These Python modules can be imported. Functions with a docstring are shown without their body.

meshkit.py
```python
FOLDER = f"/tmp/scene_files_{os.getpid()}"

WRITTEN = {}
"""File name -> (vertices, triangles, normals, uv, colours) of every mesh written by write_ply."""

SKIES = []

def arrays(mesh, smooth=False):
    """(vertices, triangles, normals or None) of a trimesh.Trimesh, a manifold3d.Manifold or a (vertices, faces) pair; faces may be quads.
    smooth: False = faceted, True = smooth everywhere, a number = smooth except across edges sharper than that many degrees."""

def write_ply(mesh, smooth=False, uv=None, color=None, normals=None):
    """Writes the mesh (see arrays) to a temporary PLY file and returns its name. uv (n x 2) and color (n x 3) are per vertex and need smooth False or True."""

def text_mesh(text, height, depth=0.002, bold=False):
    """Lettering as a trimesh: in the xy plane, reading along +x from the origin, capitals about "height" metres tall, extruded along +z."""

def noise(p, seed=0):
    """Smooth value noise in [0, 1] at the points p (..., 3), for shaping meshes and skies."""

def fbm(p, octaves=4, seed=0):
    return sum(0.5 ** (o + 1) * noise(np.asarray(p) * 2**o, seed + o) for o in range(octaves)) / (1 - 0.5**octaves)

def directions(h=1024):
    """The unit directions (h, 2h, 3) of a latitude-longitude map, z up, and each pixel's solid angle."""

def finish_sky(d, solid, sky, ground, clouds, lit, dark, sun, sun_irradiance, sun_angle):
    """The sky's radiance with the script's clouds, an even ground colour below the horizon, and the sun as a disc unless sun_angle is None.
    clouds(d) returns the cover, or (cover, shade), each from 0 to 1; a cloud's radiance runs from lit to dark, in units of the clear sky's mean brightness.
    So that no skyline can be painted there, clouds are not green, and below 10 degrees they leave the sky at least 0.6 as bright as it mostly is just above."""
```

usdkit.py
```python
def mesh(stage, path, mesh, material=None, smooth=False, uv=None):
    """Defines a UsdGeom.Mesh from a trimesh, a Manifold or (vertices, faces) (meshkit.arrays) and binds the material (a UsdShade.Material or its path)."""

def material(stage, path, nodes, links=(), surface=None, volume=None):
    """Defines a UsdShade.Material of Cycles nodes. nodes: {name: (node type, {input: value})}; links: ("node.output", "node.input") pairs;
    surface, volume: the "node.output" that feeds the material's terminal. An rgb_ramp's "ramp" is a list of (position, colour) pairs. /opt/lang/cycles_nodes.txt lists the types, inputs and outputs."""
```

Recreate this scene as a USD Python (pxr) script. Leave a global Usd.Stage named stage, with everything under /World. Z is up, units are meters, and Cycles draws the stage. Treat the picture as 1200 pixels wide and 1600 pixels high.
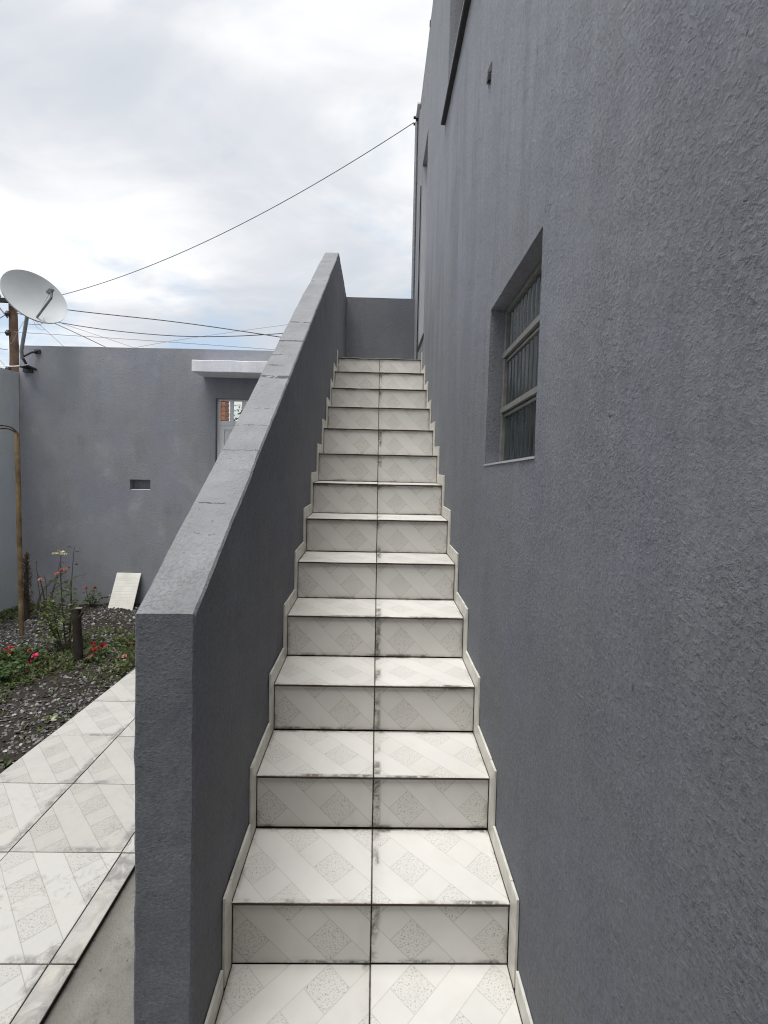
import math, random
import numpy as np, trimesh
from shapely.geometry import Polygon, box as sbox
from pxr import Usd, UsdGeom, UsdLux, UsdShade, Gf, Sdf, Vt
import usdkit, meshkit

stage = Usd.Stage.CreateInMemory()
UsdGeom.SetStageUpAxis(stage, UsdGeom.Tokens.z)
UsdGeom.SetStageMetersPerUnit(stage, 1.0)
UsdGeom.Xform.Define(stage, '/World')
UsdGeom.Scope.Define(stage, '/World/Looks')

# ------------------------------------------------------------------ camera, sky, sun, exposure
cam = UsdGeom.Camera.Define(stage, '/World/camera')
CR, CU = (0.99962626, -0.01673531, 0.02161625), (-0.02093144, 0.04006681, 0.99897774)
CF, CP = (0.01758429, 0.99905685, -0.03970154), (-0.01561805, -1.49000672, 1.42299607)
cam.AddTransformOp().Set(Gf.Matrix4d(*CR, 0, *CU, 0, -CF[0], -CF[1], -CF[2], 0, *CP, 1))
cam.CreateHorizontalApertureAttr(36.0)
cam.CreateVerticalApertureAttr(48.0)
cam.CreateFocalLengthAttr(744.3931 / 1200 * 36)
cam.CreateVerticalApertureOffsetAttr(-48.02 / 1200 * 36)
cam.CreateClippingRangeAttr(Gf.Vec2f(0.02, 500))
cam.CreateExposureAttr(2.5)

SUN_EL, SUN_DIR = math.radians(76), np.array([-0.45, -0.60])
SUN_ROT = math.atan2(SUN_DIR[0], SUN_DIR[1])
SKY_STRENGTH = 0.05
sd = np.array([math.sin(SUN_ROT) * math.cos(SUN_EL), math.cos(SUN_ROT) * math.cos(SUN_EL), math.sin(SUN_EL)])
sun = UsdLux.DistantLight.Define(stage, '/World/sun')
sun.CreateIntensityAttr(0.225)
sun.CreateAngleAttr(42.0)
sun.CreateColorAttr(Gf.Vec3f(1.0, 0.985, 0.96))
sun.GetPrim().CreateAttribute('inputs:normalize', Sdf.ValueTypeNames.Bool).Set(True)
zz = sd / np.linalg.norm(sd); xx = np.cross([0, 1, 0], zz); xx /= np.linalg.norm(xx); yy = np.cross(zz, xx)
sun.AddTransformOp().Set(Gf.Matrix4d(*xx, 0, *yy, 0, *zz, 0, 0, 0, 0, 1))


class G:
    """Collects the nodes of one material."""
    def __init__(s): s.nodes, s.links, s.k = {}, [], 0
    def add(s, kind, out, **kw):
        s.k += 1; n = f'n{s.k}'; vals = {}
        for k, v in kw.items():
            if isinstance(v, str) and '.' in v and v.split('.')[0] in s.nodes: s.links.append((v, f'{n}.{k}'))
            else: vals[k] = v
        s.nodes[n] = (kind, vals)
        return f'{n}.{out}'
    def m(s, op, a, b=0.0, c=0.0): return s.add('math', 'value', math_type=op, value1=a, value2=b, value3=c)
    def noise(s, vec, scale, detail=3.0, rough=0.5, dist=0.0): return s.add('noise_texture', 'fac', vector=vec, scale=float(scale), detail=float(detail), roughness=float(rough), distortion=float(dist))
    def map(s, vec, scale=(1, 1, 1), loc=(0, 0, 0), rot=(0, 0, 0)): return s.add('mapping', 'vector', vector=vec, scale=scale, location=loc, rotation=rot)
    def rng(s, v, a, b, c=0.0, d=1.0): return s.add('map_range', 'result', value=v, from_min=float(a), from_max=float(b), to_min=float(c), to_max=float(d), clamp=True)
    def mix(s, fac, a, b, t='mix'): return s.add('mix', 'color', mix_type=t, fac=fac, color1=a, color2=b)
    def pos(s): return s.add('geometry', 'position')
    def split(s, v):
        n = s.add('separate_xyz', 'x', vector=v).split('.')[0]
        return f'{n}.x', f'{n}.y', f'{n}.z'
    def bump(s, h, strength, dist, normal=None):
        kw = dict(height=h, strength=float(strength), distance=float(dist))
        if normal: kw['normal'] = normal
        return s.add('bump', 'normal', **kw)
    def bsdf(s, **kw): return s.add('principled_bsdf', 'BSDF', **kw)
    def done(s, name, surface): return usdkit.material(stage, f'/World/Looks/{name}', s.nodes, s.links, surface=surface)


# sky: overcast, bright bands and a few thin bluish gaps, the same all round
g = G()
d = g.add('texture_coordinate', 'generated')
dx, dy, dz = g.split(d)
den = g.m('add', g.m('maximum', dz, 0.0), 0.22)
pv = g.add('combine_xyz', 'vector', x=g.m('divide', dx, den), y=g.m('divide', dy, den), z=0.0)
c1 = g.noise(g.map(pv, (0.8, 1.25, 1), (3.1, 1.7, 0)), 0.85, 5, 0.47, 0.5)
c2 = g.noise(g.map(pv, (0.8, 1.3, 1), (7.3, 5.2, 2)), 2.2, 6, 0.54, 0.45)
tone = g.m('add', g.m('multiply', c1, 0.5), g.m('multiply', c2, 0.5))
ramp = g.add('rgb_ramp', 'color', fac=tone, ramp=[(0.30, (2.25, 2.42, 2.68)), (0.40, (2.5, 2.63, 2.84)), (0.46, (2.8, 2.89, 3.05)), (0.52, (3.25, 3.31, 3.41)), (0.60, (3.85, 3.88, 3.93))])
gap = g.rng(g.noise(g.map(pv, (1, 1, 1), (4.3, 2.2, 1)), 1.7, 5, 0.55, 0.2), 0.49, 0.62, 0.0, 0.85)
gap = g.m('multiply', gap, g.rng(dz, 0.6, 0.15, 0.6, 1.0))
sky = g.add('sky_texture', 'color', sky_type='single_scattering', sun_disc=False, sun_elevation=SUN_EL, sun_rotation=SUN_ROT, aerosol_density=1.5)
col = g.mix(gap, ramp, g.mix(0.85, sky, (1.75, 2.25, 2.8)))
SKYMAT = g.done('overcast_sky', g.add('background_shader', 'background', color=col, strength=SKY_STRENGTH))
dome = UsdLux.DomeLight.Define(stage, '/World/sky')
UsdShade.MaterialBindingAPI.Apply(dome.GetPrim()).Bind(SKYMAT)
dome.GetPrim().SetCustomDataByKey('kind', 'structure')

# ------------------------------------------------------------------ helpers
rnd = random.Random(11)
nr = np.random.default_rng(5)
used = {}


def path_of(name, parent):
    base = (parent.GetPath().pathString if parent is not None else '/World') + '/' + name
    k = used.get(base, -1) + 1; used[base] = k
    return base if k == 0 else f'{base}_{k:03d}'


def cd(p, **kw):
    for k, v in kw.items():
        if v: p.SetCustomDataByKey(k, v)
    return p


def obj(name, mesh, mat, parent=None, smooth=False, uv=None, tone=None, **kw):
    m = usdkit.mesh(stage, path_of(name, parent), mesh, mat, smooth=smooth, uv=uv)
    if uv is not None: tone = np.full(len(uv), nr.random())
    if tone is None and hasattr(mesh, 'metadata'): tone = mesh.metadata.get('tone')
    if tone is not None:
        UsdGeom.PrimvarsAPI(m).CreatePrimvar('tone', Sdf.ValueTypeNames.FloatArray, 'vertex').Set(Vt.FloatArray.FromNumpy(np.asarray(tone, np.float32)))
    return cd(m.GetPrim(), **kw)


def thing(name, label=None, category=None, loc=(0, 0, 0), rz=0.0, group=None, kind=None):
    x = UsdGeom.Xform.Define(stage, path_of(name, None))
    x.AddTranslateOp().Set(Gf.Vec3d(*loc))
    if rz: x.AddRotateZOp().Set(math.degrees(rz))
    return cd(x.GetPrim(), label=label, category=category, group=group, kind=kind)


def part_group(name, parent):
    return UsdGeom.Xform.Define(stage, path_of(name, parent)).GetPrim()


cat = trimesh.util.concatenate


def bx(x0, x1, y0, y1, z0, z1):
    m = trimesh.creation.box(extents=(x1 - x0, y1 - y0, z1 - z0)); m.apply_translation(((x0 + x1) / 2, (y0 + y1) / 2, (z0 + z1) / 2)); return m


def cbox(x0, x1, y0, y1, z0, z1, c=0.002):
    """A box with chamfered edges."""
    cx, cy, cz = (x0 + x1) / 2, (y0 + y1) / 2, (z0 + z1) / 2
    hx, hy, hz = (x1 - x0) / 2, (y1 - y0) / 2, (z1 - z0) / 2
    c = min(c, hx * .9, hy * .9, hz * .9); p = []
    for a in (-1, 1):
        for b in (-1, 1):
            for e in (-1, 1):
                p += [(a * hx, b * (hy - c), e * (hz - c)), (a * (hx - c), b * hy, e * (hz - c)), (a * (hx - c), b * (hy - c), e * hz)]
    m = trimesh.convex.convex_hull(np.array(p) + (cx, cy, cz)); return m


def tube(points, radii, n=8, caps=True):
    P = np.asarray(points, float); R = np.broadcast_to(np.asarray(radii, float), len(P)); V, F = [], []
    T = np.gradient(P, axis=0); T /= np.linalg.norm(T, axis=1)[:, None] + 1e-12
    a = np.array([0, 0, 1.0]) if abs(T[0][2]) < .9 else np.array([1.0, 0, 0])
    for i in range(len(P)):
        u = np.cross(T[i], a); u /= np.linalg.norm(u); v = np.cross(T[i], u)
        th = np.arange(n) * 2 * np.pi / n
        V.append(P[i] + R[i] * (np.cos(th)[:, None] * u + np.sin(th)[:, None] * v))
    V = np.vstack(V)
    for i in range(len(P) - 1):
        for j in range(n):
            k = (j + 1) % n; F += [(i * n + j, i * n + k, (i + 1) * n + k), (i * n + j, (i + 1) * n + k, (i + 1) * n + j)]
    if caps:
        V = np.vstack([V, P[0], P[-1]]); a0, a1, o = len(V) - 2, len(V) - 1, (len(P) - 1) * n
        for j in range(n):
            k = (j + 1) % n; F += [(a0, k, j), (a1, o + j, o + k)]
    return trimesh.Trimesh(V, F, process=False)


def wob(m, edge, amp, scale, seed=0, amp2=0.0):
    """Cut to small faces and push the points about a little: hand-floated render, never quite flat."""
    v, f = trimesh.remesh.subdivide_to_size(m.vertices, m.faces, edge, max_iter=14)
    m = trimesh.Trimesh(v, f, process=False); m.merge_vertices()
    v = np.array(m.vertices)
    for k in range(3):
        v[:, k] += amp * (2 * meshkit.fbm(m.vertices * scale + 37.1 * k, 3, seed + k) - 1) + amp2 * (2 * meshkit.noise(m.vertices * scale * 9 + 11.3 * k, seed + 9 + k) - 1)
    m.vertices = v
    return m


def prism_x(poly, x0, x1):
    """shapely polygon in (y, z) drawn out along x."""
    m = trimesh.creation.extrude_polygon(poly, x1 - x0, engine='earcut')
    v = np.array(m.vertices); m.vertices = np.stack([v[:, 2] + x0, v[:, 0], v[:, 1]], 1); m.fix_normals(); return m


def prism_y(poly, y0, y1):
    """shapely polygon in (x, z) drawn out along y."""
    m = trimesh.creation.extrude_polygon(poly, y1 - y0, engine='earcut')
    v = np.array(m.vertices); m.vertices = np.stack([v[:, 0], v[:, 2] + y0, v[:, 1]], 1); m.fix_normals()
    if m.volume < 0: m.invert()
    return m


# ------------------------------------------------------------------ materials
def plaster(name, base, relief=1.0, streak=0.0, grain=1.0, cracks=None, green=0.0, top=None, high=False, patch=0.0):
    g = G(); p = g.pos()
    px, py, pz = g.split(p)
    big = g.noise(p, 0.9, 4, 0.55)
    mid = g.noise(p, 4.5, 5, 0.6)
    col = g.mix(g.rng(big, 0.32, 0.68), tuple(c * 0.88 for c in base), tuple(c * 1.1 for c in base))
    col = g.mix(g.rng(mid, 0.35, 0.65, 0, 0.35), col, tuple(c * f for c, f in zip(base, (1.12, 1.10, 1.12))))
    tint = g.noise(g.map(p, (1, 1, 1), (5, 3, 8)), 2.2, 3, 0.5)
    col = g.mix(g.rng(tint, 0.4, 0.65, 0, 0.5), col, (base[0] * 0.97, base[1] * 0.99 + green, base[2] * 1.16))
    if patch:
        pn = g.noise(g.map(p, (1, 1, 0.8), (2, 2, 5)), 2.6, 6, 0.66, 0.3)
        col = g.mix(g.rng(pn, 0.56, 0.72, 0, patch), col, tuple(c * 1.55 for c in base))
        col = g.mix(g.rng(pn, 0.44, 0.28, 0, patch), col, tuple(c * 0.62 for c in base))
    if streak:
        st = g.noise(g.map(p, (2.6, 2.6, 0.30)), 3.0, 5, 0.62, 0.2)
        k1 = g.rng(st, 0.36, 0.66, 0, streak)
        if high: k1 = g.m('multiply', g.m('add', k1, 0.32), g.rng(pz, 0.8, 4.2, 0.25, 2.1))   # rain-washed streaks, plus brighter light higher up painted in as paler colour
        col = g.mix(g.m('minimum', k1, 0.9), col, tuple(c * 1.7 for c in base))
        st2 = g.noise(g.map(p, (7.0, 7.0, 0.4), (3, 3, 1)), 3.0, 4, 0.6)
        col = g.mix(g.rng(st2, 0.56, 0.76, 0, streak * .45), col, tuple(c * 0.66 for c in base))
    # relief: sand grain, crumbs standing proud in patches, long float marks
    e1 = g.noise(p, 210, 2, 0.6)
    crumb = g.rng(g.noise(p, 95, 3, 0.7), 0.50, 0.66)
    crumb2 = g.rng(g.noise(g.map(p, (1, 1, 1), (3, 7, 1)), 48, 4, 0.7), 0.52, 0.70)
    e3 = g.noise(g.map(p, (1, 1, 0.30), (0, 0, 0), (0.75, 0.0, 0.0)), 26, 5, 0.68, 0.15)
    mask = g.rng(g.noise(p, 2.4, 4, 0.6), 0.40, 0.60, 0.22, 1.0)
    h = g.m('add', g.m('multiply', e1, 0.30 * grain), g.m('multiply', g.m('add', g.m('add', g.m('multiply', crumb, 0.6), g.m('multiply', crumb2, 0.32)), g.m('multiply', e3, 1.0)), mask))
    pits = g.rng(g.noise(g.map(p, (1, 1, 1), (9, 4, 2)), 34, 2, 0.5, 0.8), 0.73, 0.79, 0, 1)
    h = g.m('subtract', h, g.m('multiply', pits, 0.8))
    gr = g.noise(g.map(p, (1, 1, 1), (6, 1, 9)), 105, 3, 0.7)
    gr = g.m('add', g.rng(gr, 0.36, 0.64, 0.80, 1.16), g.m('multiply', g.m('subtract', g.m('multiply', crumb2, mask), 0.4), 0.10))
    col = g.mix(0.8 * min(1.0, grain + .1), col, g.add('combine_color', 'color', r=gr, g=gr, b=gr), 'multiply')
    col = g.mix(g.m('multiply', pits, 0.45), col, tuple(c * 0.4 for c in base))
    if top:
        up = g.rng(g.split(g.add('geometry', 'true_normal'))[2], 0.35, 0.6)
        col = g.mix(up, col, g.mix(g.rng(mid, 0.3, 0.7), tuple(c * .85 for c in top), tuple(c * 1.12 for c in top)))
    if cracks:
        tot = None
        thr = g.noise(g.map(p, (1, 1, 1), (2, 8, 5)), 22, 4, 0.65)
        wv = g.m('multiply', g.m('subtract', g.noise(p, 45, 4, 0.7), 0.5), 0.03)
        for (cy, w, cut) in cracks:
            a = g.m('absolute', g.m('subtract', g.m('add', py, wv), cy))
            k = g.m('multiply', g.rng(a, w, w * 0.4), g.rng(thr, cut, cut + 0.06))
            tot = k if tot is None else g.m('maximum', tot, k)
        chips = g.rng(g.noise(g.map(p, (1, 1, 1), (4, 4, 4)), 42, 3, 0.6), 0.68, 0.72)
        chips = g.m('multiply', chips, g.rng(g.m('absolute', g.m('subtract', py, 1.05)), 0.6, 0.15, 0.3, 1.0))
        tot = g.m('maximum', tot, chips)
        nz = g.split(g.add('geometry', 'true_normal'))[2]
        tot = g.m('multiply', tot, g.rng(nz, 0.4, 0.6))
        col = g.mix(g.m('multiply', tot, 0.8), col, (0.035, 0.035, 0.033))
        h = g.m('subtract', h, g.m('multiply', tot, 1.5))
    n = g.bump(h, 0.9 * relief, 0.0065)
    return g.done(name, g.bsdf(base_color=col, roughness=0.82, specular_ior_level=0.3, normal=n))


P = 0.134 * math.sqrt(2)   # pitch of the printed weave on the tiles
SQ = 0.1012                # side of its speckled squares


def tile_mat(name, kind, flip=False, faint=1.0, dirt=1.0, dust=1.0):
    """Glazed tile with a printed diagonal weave (st = metres from the tile joint and edge), brown clay on its cut edges."""
    g = G(); uv = g.add('uvmap', 'UV', attribute='st')
    p = g.pos()
    u, v, _ = g.split(uv)
    if flip: u = g.m('multiply', u, -1.0)
    t1 = g.m('multiply', g.m('subtract', u, v), 0.70711)
    t2 = g.m('multiply', g.m('add', u, v), 0.70711)
    d1, d2 = g.m('pingpong', t1, P / 2), g.m('pingpong', t2, P / 2)
    row = g.m('less_than', d2, SQ / 2)
    sq = g.m('multiply', row, g.m('less_than', d1, SQ / 2))
    l2 = g.rng(g.m('absolute', g.m('subtract', d2, SQ / 2)), 0.0022, 0.0006)
    l1 = g.m('multiply', row, g.rng(g.m('absolute', g.m('subtract', d1, SQ / 2)), 0.0022, 0.0006))
    line = g.m('maximum', l1, l2)
    vor = g.add('voronoi_texture', 'distance', vector=uv, scale=150.0, feature='distance_to_edge')
    sp = g.m('multiply', g.rng(vor, 0.11, 0.03), g.rng(g.noise(uv, 150, 2, 0.5), 0.50, 0.58))
    base, strip = (0.655 * dust, 0.638 * dust, 0.605 * dust), (0.625 * dust, 0.608 * dust, 0.572 * dust)
    col = g.mix(g.m('multiply', row, 0.55), base, strip)
    col = g.mix(g.m('multiply', sq, 0.10 * faint), col, (0.5 * dust, 0.485 * dust, 0.45 * dust))
    col = g.mix(g.m('multiply', line, 0.48 * faint), col, (0.33 * dust, 0.32 * dust, 0.30 * dust))
    col = g.mix(g.m('multiply', g.m('multiply', sq, sp), 0.78 * faint), col, (0.20, 0.19, 0.175))
    tn = g.add('attribute', 'fac', attribute='tone')
    col = g.mix(1.0, col, g.mix(tn, (0.90, 0.895, 0.885), (1.06, 1.06, 1.06)), 'multiply')
    # grime: thin film, smears out of the joints, rust-brown edge
    n1 = g.noise(p, 9, 5, 0.65, 0.4); n2 = g.noise(g.map(p, (1, 1, 1), (5, 2, 7)), 30, 5, 0.7, 0.8); n3 = g.noise(g.map(p, (1, 1, 1), (1, 6, 3)), 3.1, 3, 0.5)
    col = g.mix(g.rng(n1, 0.45, 0.8, 0.0, 0.28 * dirt), col, (0.42, 0.39, 0.33))
    if kind == 'riser':
        top, bot = g.m('multiply', v, -1.0), g.m('add', v, 0.212)
    elif kind == 'tread':
        top, bot = g.m('add', g.m('multiply', v, 1.4), 0.004), g.m('subtract', 0.306, v)
    else:
        top, bot = 1.0, 1.0
    if kind == 'path':
        ej = g.m('maximum', g.rng(g.m('absolute', u), 0.06, 0.0), g.rng(v, 0.045, 0.0))
        gate = g.m('multiply', g.rng(n2, 0.36, 0.55), g.rng(g.noise(p, 4.2, 3, 0.6), 0.49, 0.58))
        smp = g.m('multiply', g.rng(g.m('subtract', ej, g.m('multiply', n2, 0.6)), 0.0, 0.35), gate)
        col = g.mix(g.m('multiply', smp, 0.7), col, (0.13, 0.125, 0.12))
    if kind in ('riser', 'tread'):
        au = g.m('absolute', u)
        side = g.m('subtract', 0.45, au)
        j = g.m('multiply', g.rng(u, -0.006, 0.004, 0.25, 1.0), g.rng(au, 0.05, 0.0))
        e = g.m('maximum', g.m('maximum', j, g.rng(top, 0.034, 0.0)), g.m('maximum', g.m('multiply', g.rng(bot, 0.026, 0.0), 0.8), g.m('multiply', g.rng(side, 0.05, 0.0), 0.55)))
        gate = g.m('multiply', g.rng(n2, 0.36, 0.55), g.rng(g.noise(p, 4.6, 3, 0.6), 0.49, 0.57))
        sm = g.m('multiply', g.rng(g.m('subtract', e, g.m('multiply', n2, 0.55)), 0.05, 0.30), gate)
        film = g.m('multiply', e, g.rng(n1, 0.35, 0.65, 0.1, 0.6))
        col = g.mix(g.m('multiply', film, 0.45 * dirt), col, (0.30, 0.26, 0.19))
        col = g.mix(g.m('multiply', sm, 0.85 * dirt), col, (0.085, 0.08, 0.07))
        thin = g.m('multiply', g.rng(g.m('minimum', g.m('minimum', au, side), g.m('minimum', top, bot)), 0.005, 0.0015), g.rng(n2, 0.35, 0.6, 0.1, 0.8))
        col = g.mix(g.m('multiply', thin, dirt), col, (0.16, 0.125, 0.09))
    else:
        blot = g.m('multiply', g.rng(n2, 0.50, 0.66), g.rng(n3, 0.53, 0.66)) if dirt < 2 else g.m('multiply', g.rng(g.noise(g.map(p, (1, 1, 1), (5, 2, 7)), 14, 5, 0.62, 1.6), 0.42, 0.6), g.rng(n3, 0.38, 0.56))
        col = g.mix(g.m('multiply', blot, min(0.8, 0.55 * dirt)), col, (0.16, 0.155, 0.15))
    nn = g.split(g.add('geometry', 'true_normal'))
    face = g.m('less_than', nn[1], -0.4) if kind == 'riser' else g.m('greater_than', nn[2], 0.4)
    col = g.mix(face, (0.065, 0.040, 0.030), col)
    rough = g.m('add', g.rng(n1, 0.3, 0.7, 0.24, 0.42), g.m('multiply', g.m('subtract', 1.0, face), 0.4))
    nb = g.bump(g.noise(p, 14, 2, 0.5), 0.12, 0.004)
    return g.done(name, g.bsdf(base_color=col, roughness=rough, specular_ior_level=0.45, normal=nb))


def simple(name, col, rough=0.6, metal=0.0, var=0.2, scale=12, bump=0.0, spec=0.4, col2=None):
    g = G(); p = g.add('texture_coordinate', 'object')
    n = g.noise(p, scale, 5, 0.6)
    c = g.mix(g.rng(n, 0.3, 0.7), tuple(x * (1 - var) for x in col), col2 or tuple(min(1, x * (1 + var)) for x in col))
    kw = dict(base_color=c, roughness=rough, metallic=metal, specular_ior_level=spec)
    if bump: kw['normal'] = g.bump(g.noise(p, scale * 5, 4, 0.65), bump, 0.005)
    return g.done(name, g.bsdf(**kw))


def leafmat(name, col, trans=0.35):
    g = G()
    r = g.add('attribute', 'fac', attribute='tone')
    c = g.mix(r, tuple(x * 0.5 for x in col), tuple(min(1, x * 1.6) for x in col))
    a = g.bsdf(base_color=c, roughness=0.5, specular_ior_level=0.3)
    t = g.add('translucent_bsdf', 'BSDF', color=c)
    return g.done(name, g.add('mix_closure', 'closure', fac=trans, closure1=a, closure2=t))


def concrete_mat():
    g = G(); p = g.pos()
    a = g.noise(p, 2.6, 5, 0.6, 0.4); b = g.noise(p, 16, 5, 0.65); c = g.noise(p, 130, 3, 0.6)
    col = g.mix(g.rng(a, 0.3, 0.7), (0.115, 0.112, 0.096), (0.20, 0.195, 0.175))
    col = g.mix(g.rng(b, 0.35, 0.7, 0, 0.45), col, (0.22, 0.215, 0.19))
    col = g.mix(g.rng(b, 0.40, 0.28, 0, 0.75), col, (0.06, 0.058, 0.045))
    edge = g.m('multiply', g.rng(g.split(p)[0], -0.86, -0.945), g.rng(b, 0.35, 0.6, 0.4, 1.0))
    col = g.mix(g.m('multiply', edge, 0.75), col, (0.045, 0.042, 0.036))
    col = g.mix(g.rng(g.noise(g.map(p, (1, 1, 1), (4, 2, 2)), 60, 2, 0.5), 0.70, 0.76, 0, 0.8), col, (0.035, 0.034, 0.03))
    return g.done('concrete_screed', g.bsdf(base_color=col, roughness=0.85, specular_ior_level=0.3, normal=g.bump(g.m('add', c, b), 0.8, 0.006)))


CRACKS = [(3.35, .008, .45), (2.66, .008, .48), (1.69, .010, .40), (1.385, .009, .38), (1.2, .007, .48), (1.07, .008, .50), (.94, .018, .47), (.64, .004, .52), (.514, .0022, .47), (.347, .002, .48), (.07, .0022, .45), (-.054, .002, .52)]
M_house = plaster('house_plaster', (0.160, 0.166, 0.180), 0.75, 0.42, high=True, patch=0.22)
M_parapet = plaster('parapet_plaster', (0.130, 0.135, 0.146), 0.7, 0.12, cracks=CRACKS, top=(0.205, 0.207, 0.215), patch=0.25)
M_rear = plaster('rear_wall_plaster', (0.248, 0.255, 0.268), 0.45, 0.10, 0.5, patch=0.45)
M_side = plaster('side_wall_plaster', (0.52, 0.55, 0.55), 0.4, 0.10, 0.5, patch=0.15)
M_canopy = plaster('canopy_plaster', (0.66, 0.66, 0.665), 0.2, 0.22, 0.3, patch=0.25)
M_jamb = plaster('jamb_plaster', (0.42, 0.42, 0.43), 0.3, 0.0)
M_concrete = concrete_mat()
M_mortar = simple('dark_grout', (0.05, 0.042, 0.034), 0.9, 0, 0.3, 30, 0.3)
M_tread = tile_mat('tread_tile_glaze', 'tread', False, 0.72)
M_riser = tile_mat('riser_tile_glaze', 'riser')
M_floor = tile_mat('floor_tile_glaze', 'tread', True, 0.8)
M_path = tile_mat('path_tile_glaze', 'path', False, 1.25, 1.0, 0.59)
M_pathcut = tile_mat('cut_tile_glaze', 'path', True, 0.5, 3.0, 0.58)
M_skirt = simple('skirting_glaze', (0.60, 0.58, 0.52), 0.35, 0, 0.22, 14)
M_slab = simple('leaning_slab', (0.60, 0.58, 0.53), 0.5, 0, 0.1, 8)
M_alu = simple('window_metal', (0.26, 0.255, 0.24), 0.45, 0.35, 0.2, 30)
M_dark = simple('dark_metal', (0.03, 0.03, 0.032), 0.55, 0.3, 0.3, 20)
M_galv = simple('galvanised_steel', (0.24, 0.25, 0.26), 0.5, 0.4, 0.25, 25)
M_dish = simple('dish_enamel', (0.40, 0.415, 0.42), 0.5, 0, 0.05, 5)
M_cable = simple('white_cable', (0.6, 0.6, 0.58), 0.5)
M_wire = simple('black_cable', (0.09, 0.09, 0.095), 0.6)
M_greywire = simple('grey_cable', (0.24, 0.24, 0.25), 0.6)
M_wood = simple('weathered_pole_wood', (0.13, 0.085, 0.062), 0.9, 0, 0.4, 7, 0.6, 0.2)
M_stump = simple('dark_post_wood', (0.034, 0.028, 0.024), 0.9, 0, 0.4, 16, 0.8, 0.2)
M_rust = simple('rusty_pipe_steel', (0.16, 0.095, 0.045), 0.8, 0.1, 0.45, 9, 0.4, 0.3, col2=(0.30, 0.22, 0.12))
M_soil = simple('dark_soil', (0.026, 0.022, 0.018), 0.95, 0, 0.4, 14, 1.0, 0.15)
M_ground = simple('ground_earth', (0.10, 0.09, 0.07), 0.95, 0, 0.3, 2, 0.4, 0.2)
M_white = simple('white_painted_metal', (0.80, 0.80, 0.81), 0.4, 0, 0.08, 6)
M_room = simple('room_paint', (0.30, 0.29, 0.27), 0.9, 0, 0.1, 2)
M_stone = simple('dark_sill_stone', (0.018, 0.018, 0.02), 0.4, 0, 0.2, 20)
M_brown = simple('brown_shutter', (0.16, 0.12, 0.075), 0.6, 0, 0.2, 8)
M_orange = simple('orange_brick', (0.42, 0.14, 0.06), 0.85, 0, 0.3, 6, 0.3)
M_red = leafmat('red_petal', (0.30, 0.032, 0.030), 0.3)
M_pink = leafmat('pink_petal', (0.70, 0.06, 0.16), 0.3)
M_salmon = leafmat('salmon_petal', (0.45, 0.18, 0.16), 0.3)
M_rose = leafmat('rose_leaf', (0.10, 0.13, 0.035))
M_green = leafmat('bright_leaf', (0.055, 0.10, 0.032))
M_olive = leafmat('weed_leaf', (0.085, 0.115, 0.04))
M_dry = leafmat('dry_leaf', (0.085, 0.062, 0.030), 0.15)
M_cream = leafmat('cream_petal', (0.42, 0.40, 0.26), 0.3)
M_stem = simple('plant_stem', (0.06, 0.055, 0.03), 0.8)
M_twig = simple('dry_twig', (0.06, 0.045, 0.035), 0.9)

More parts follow.
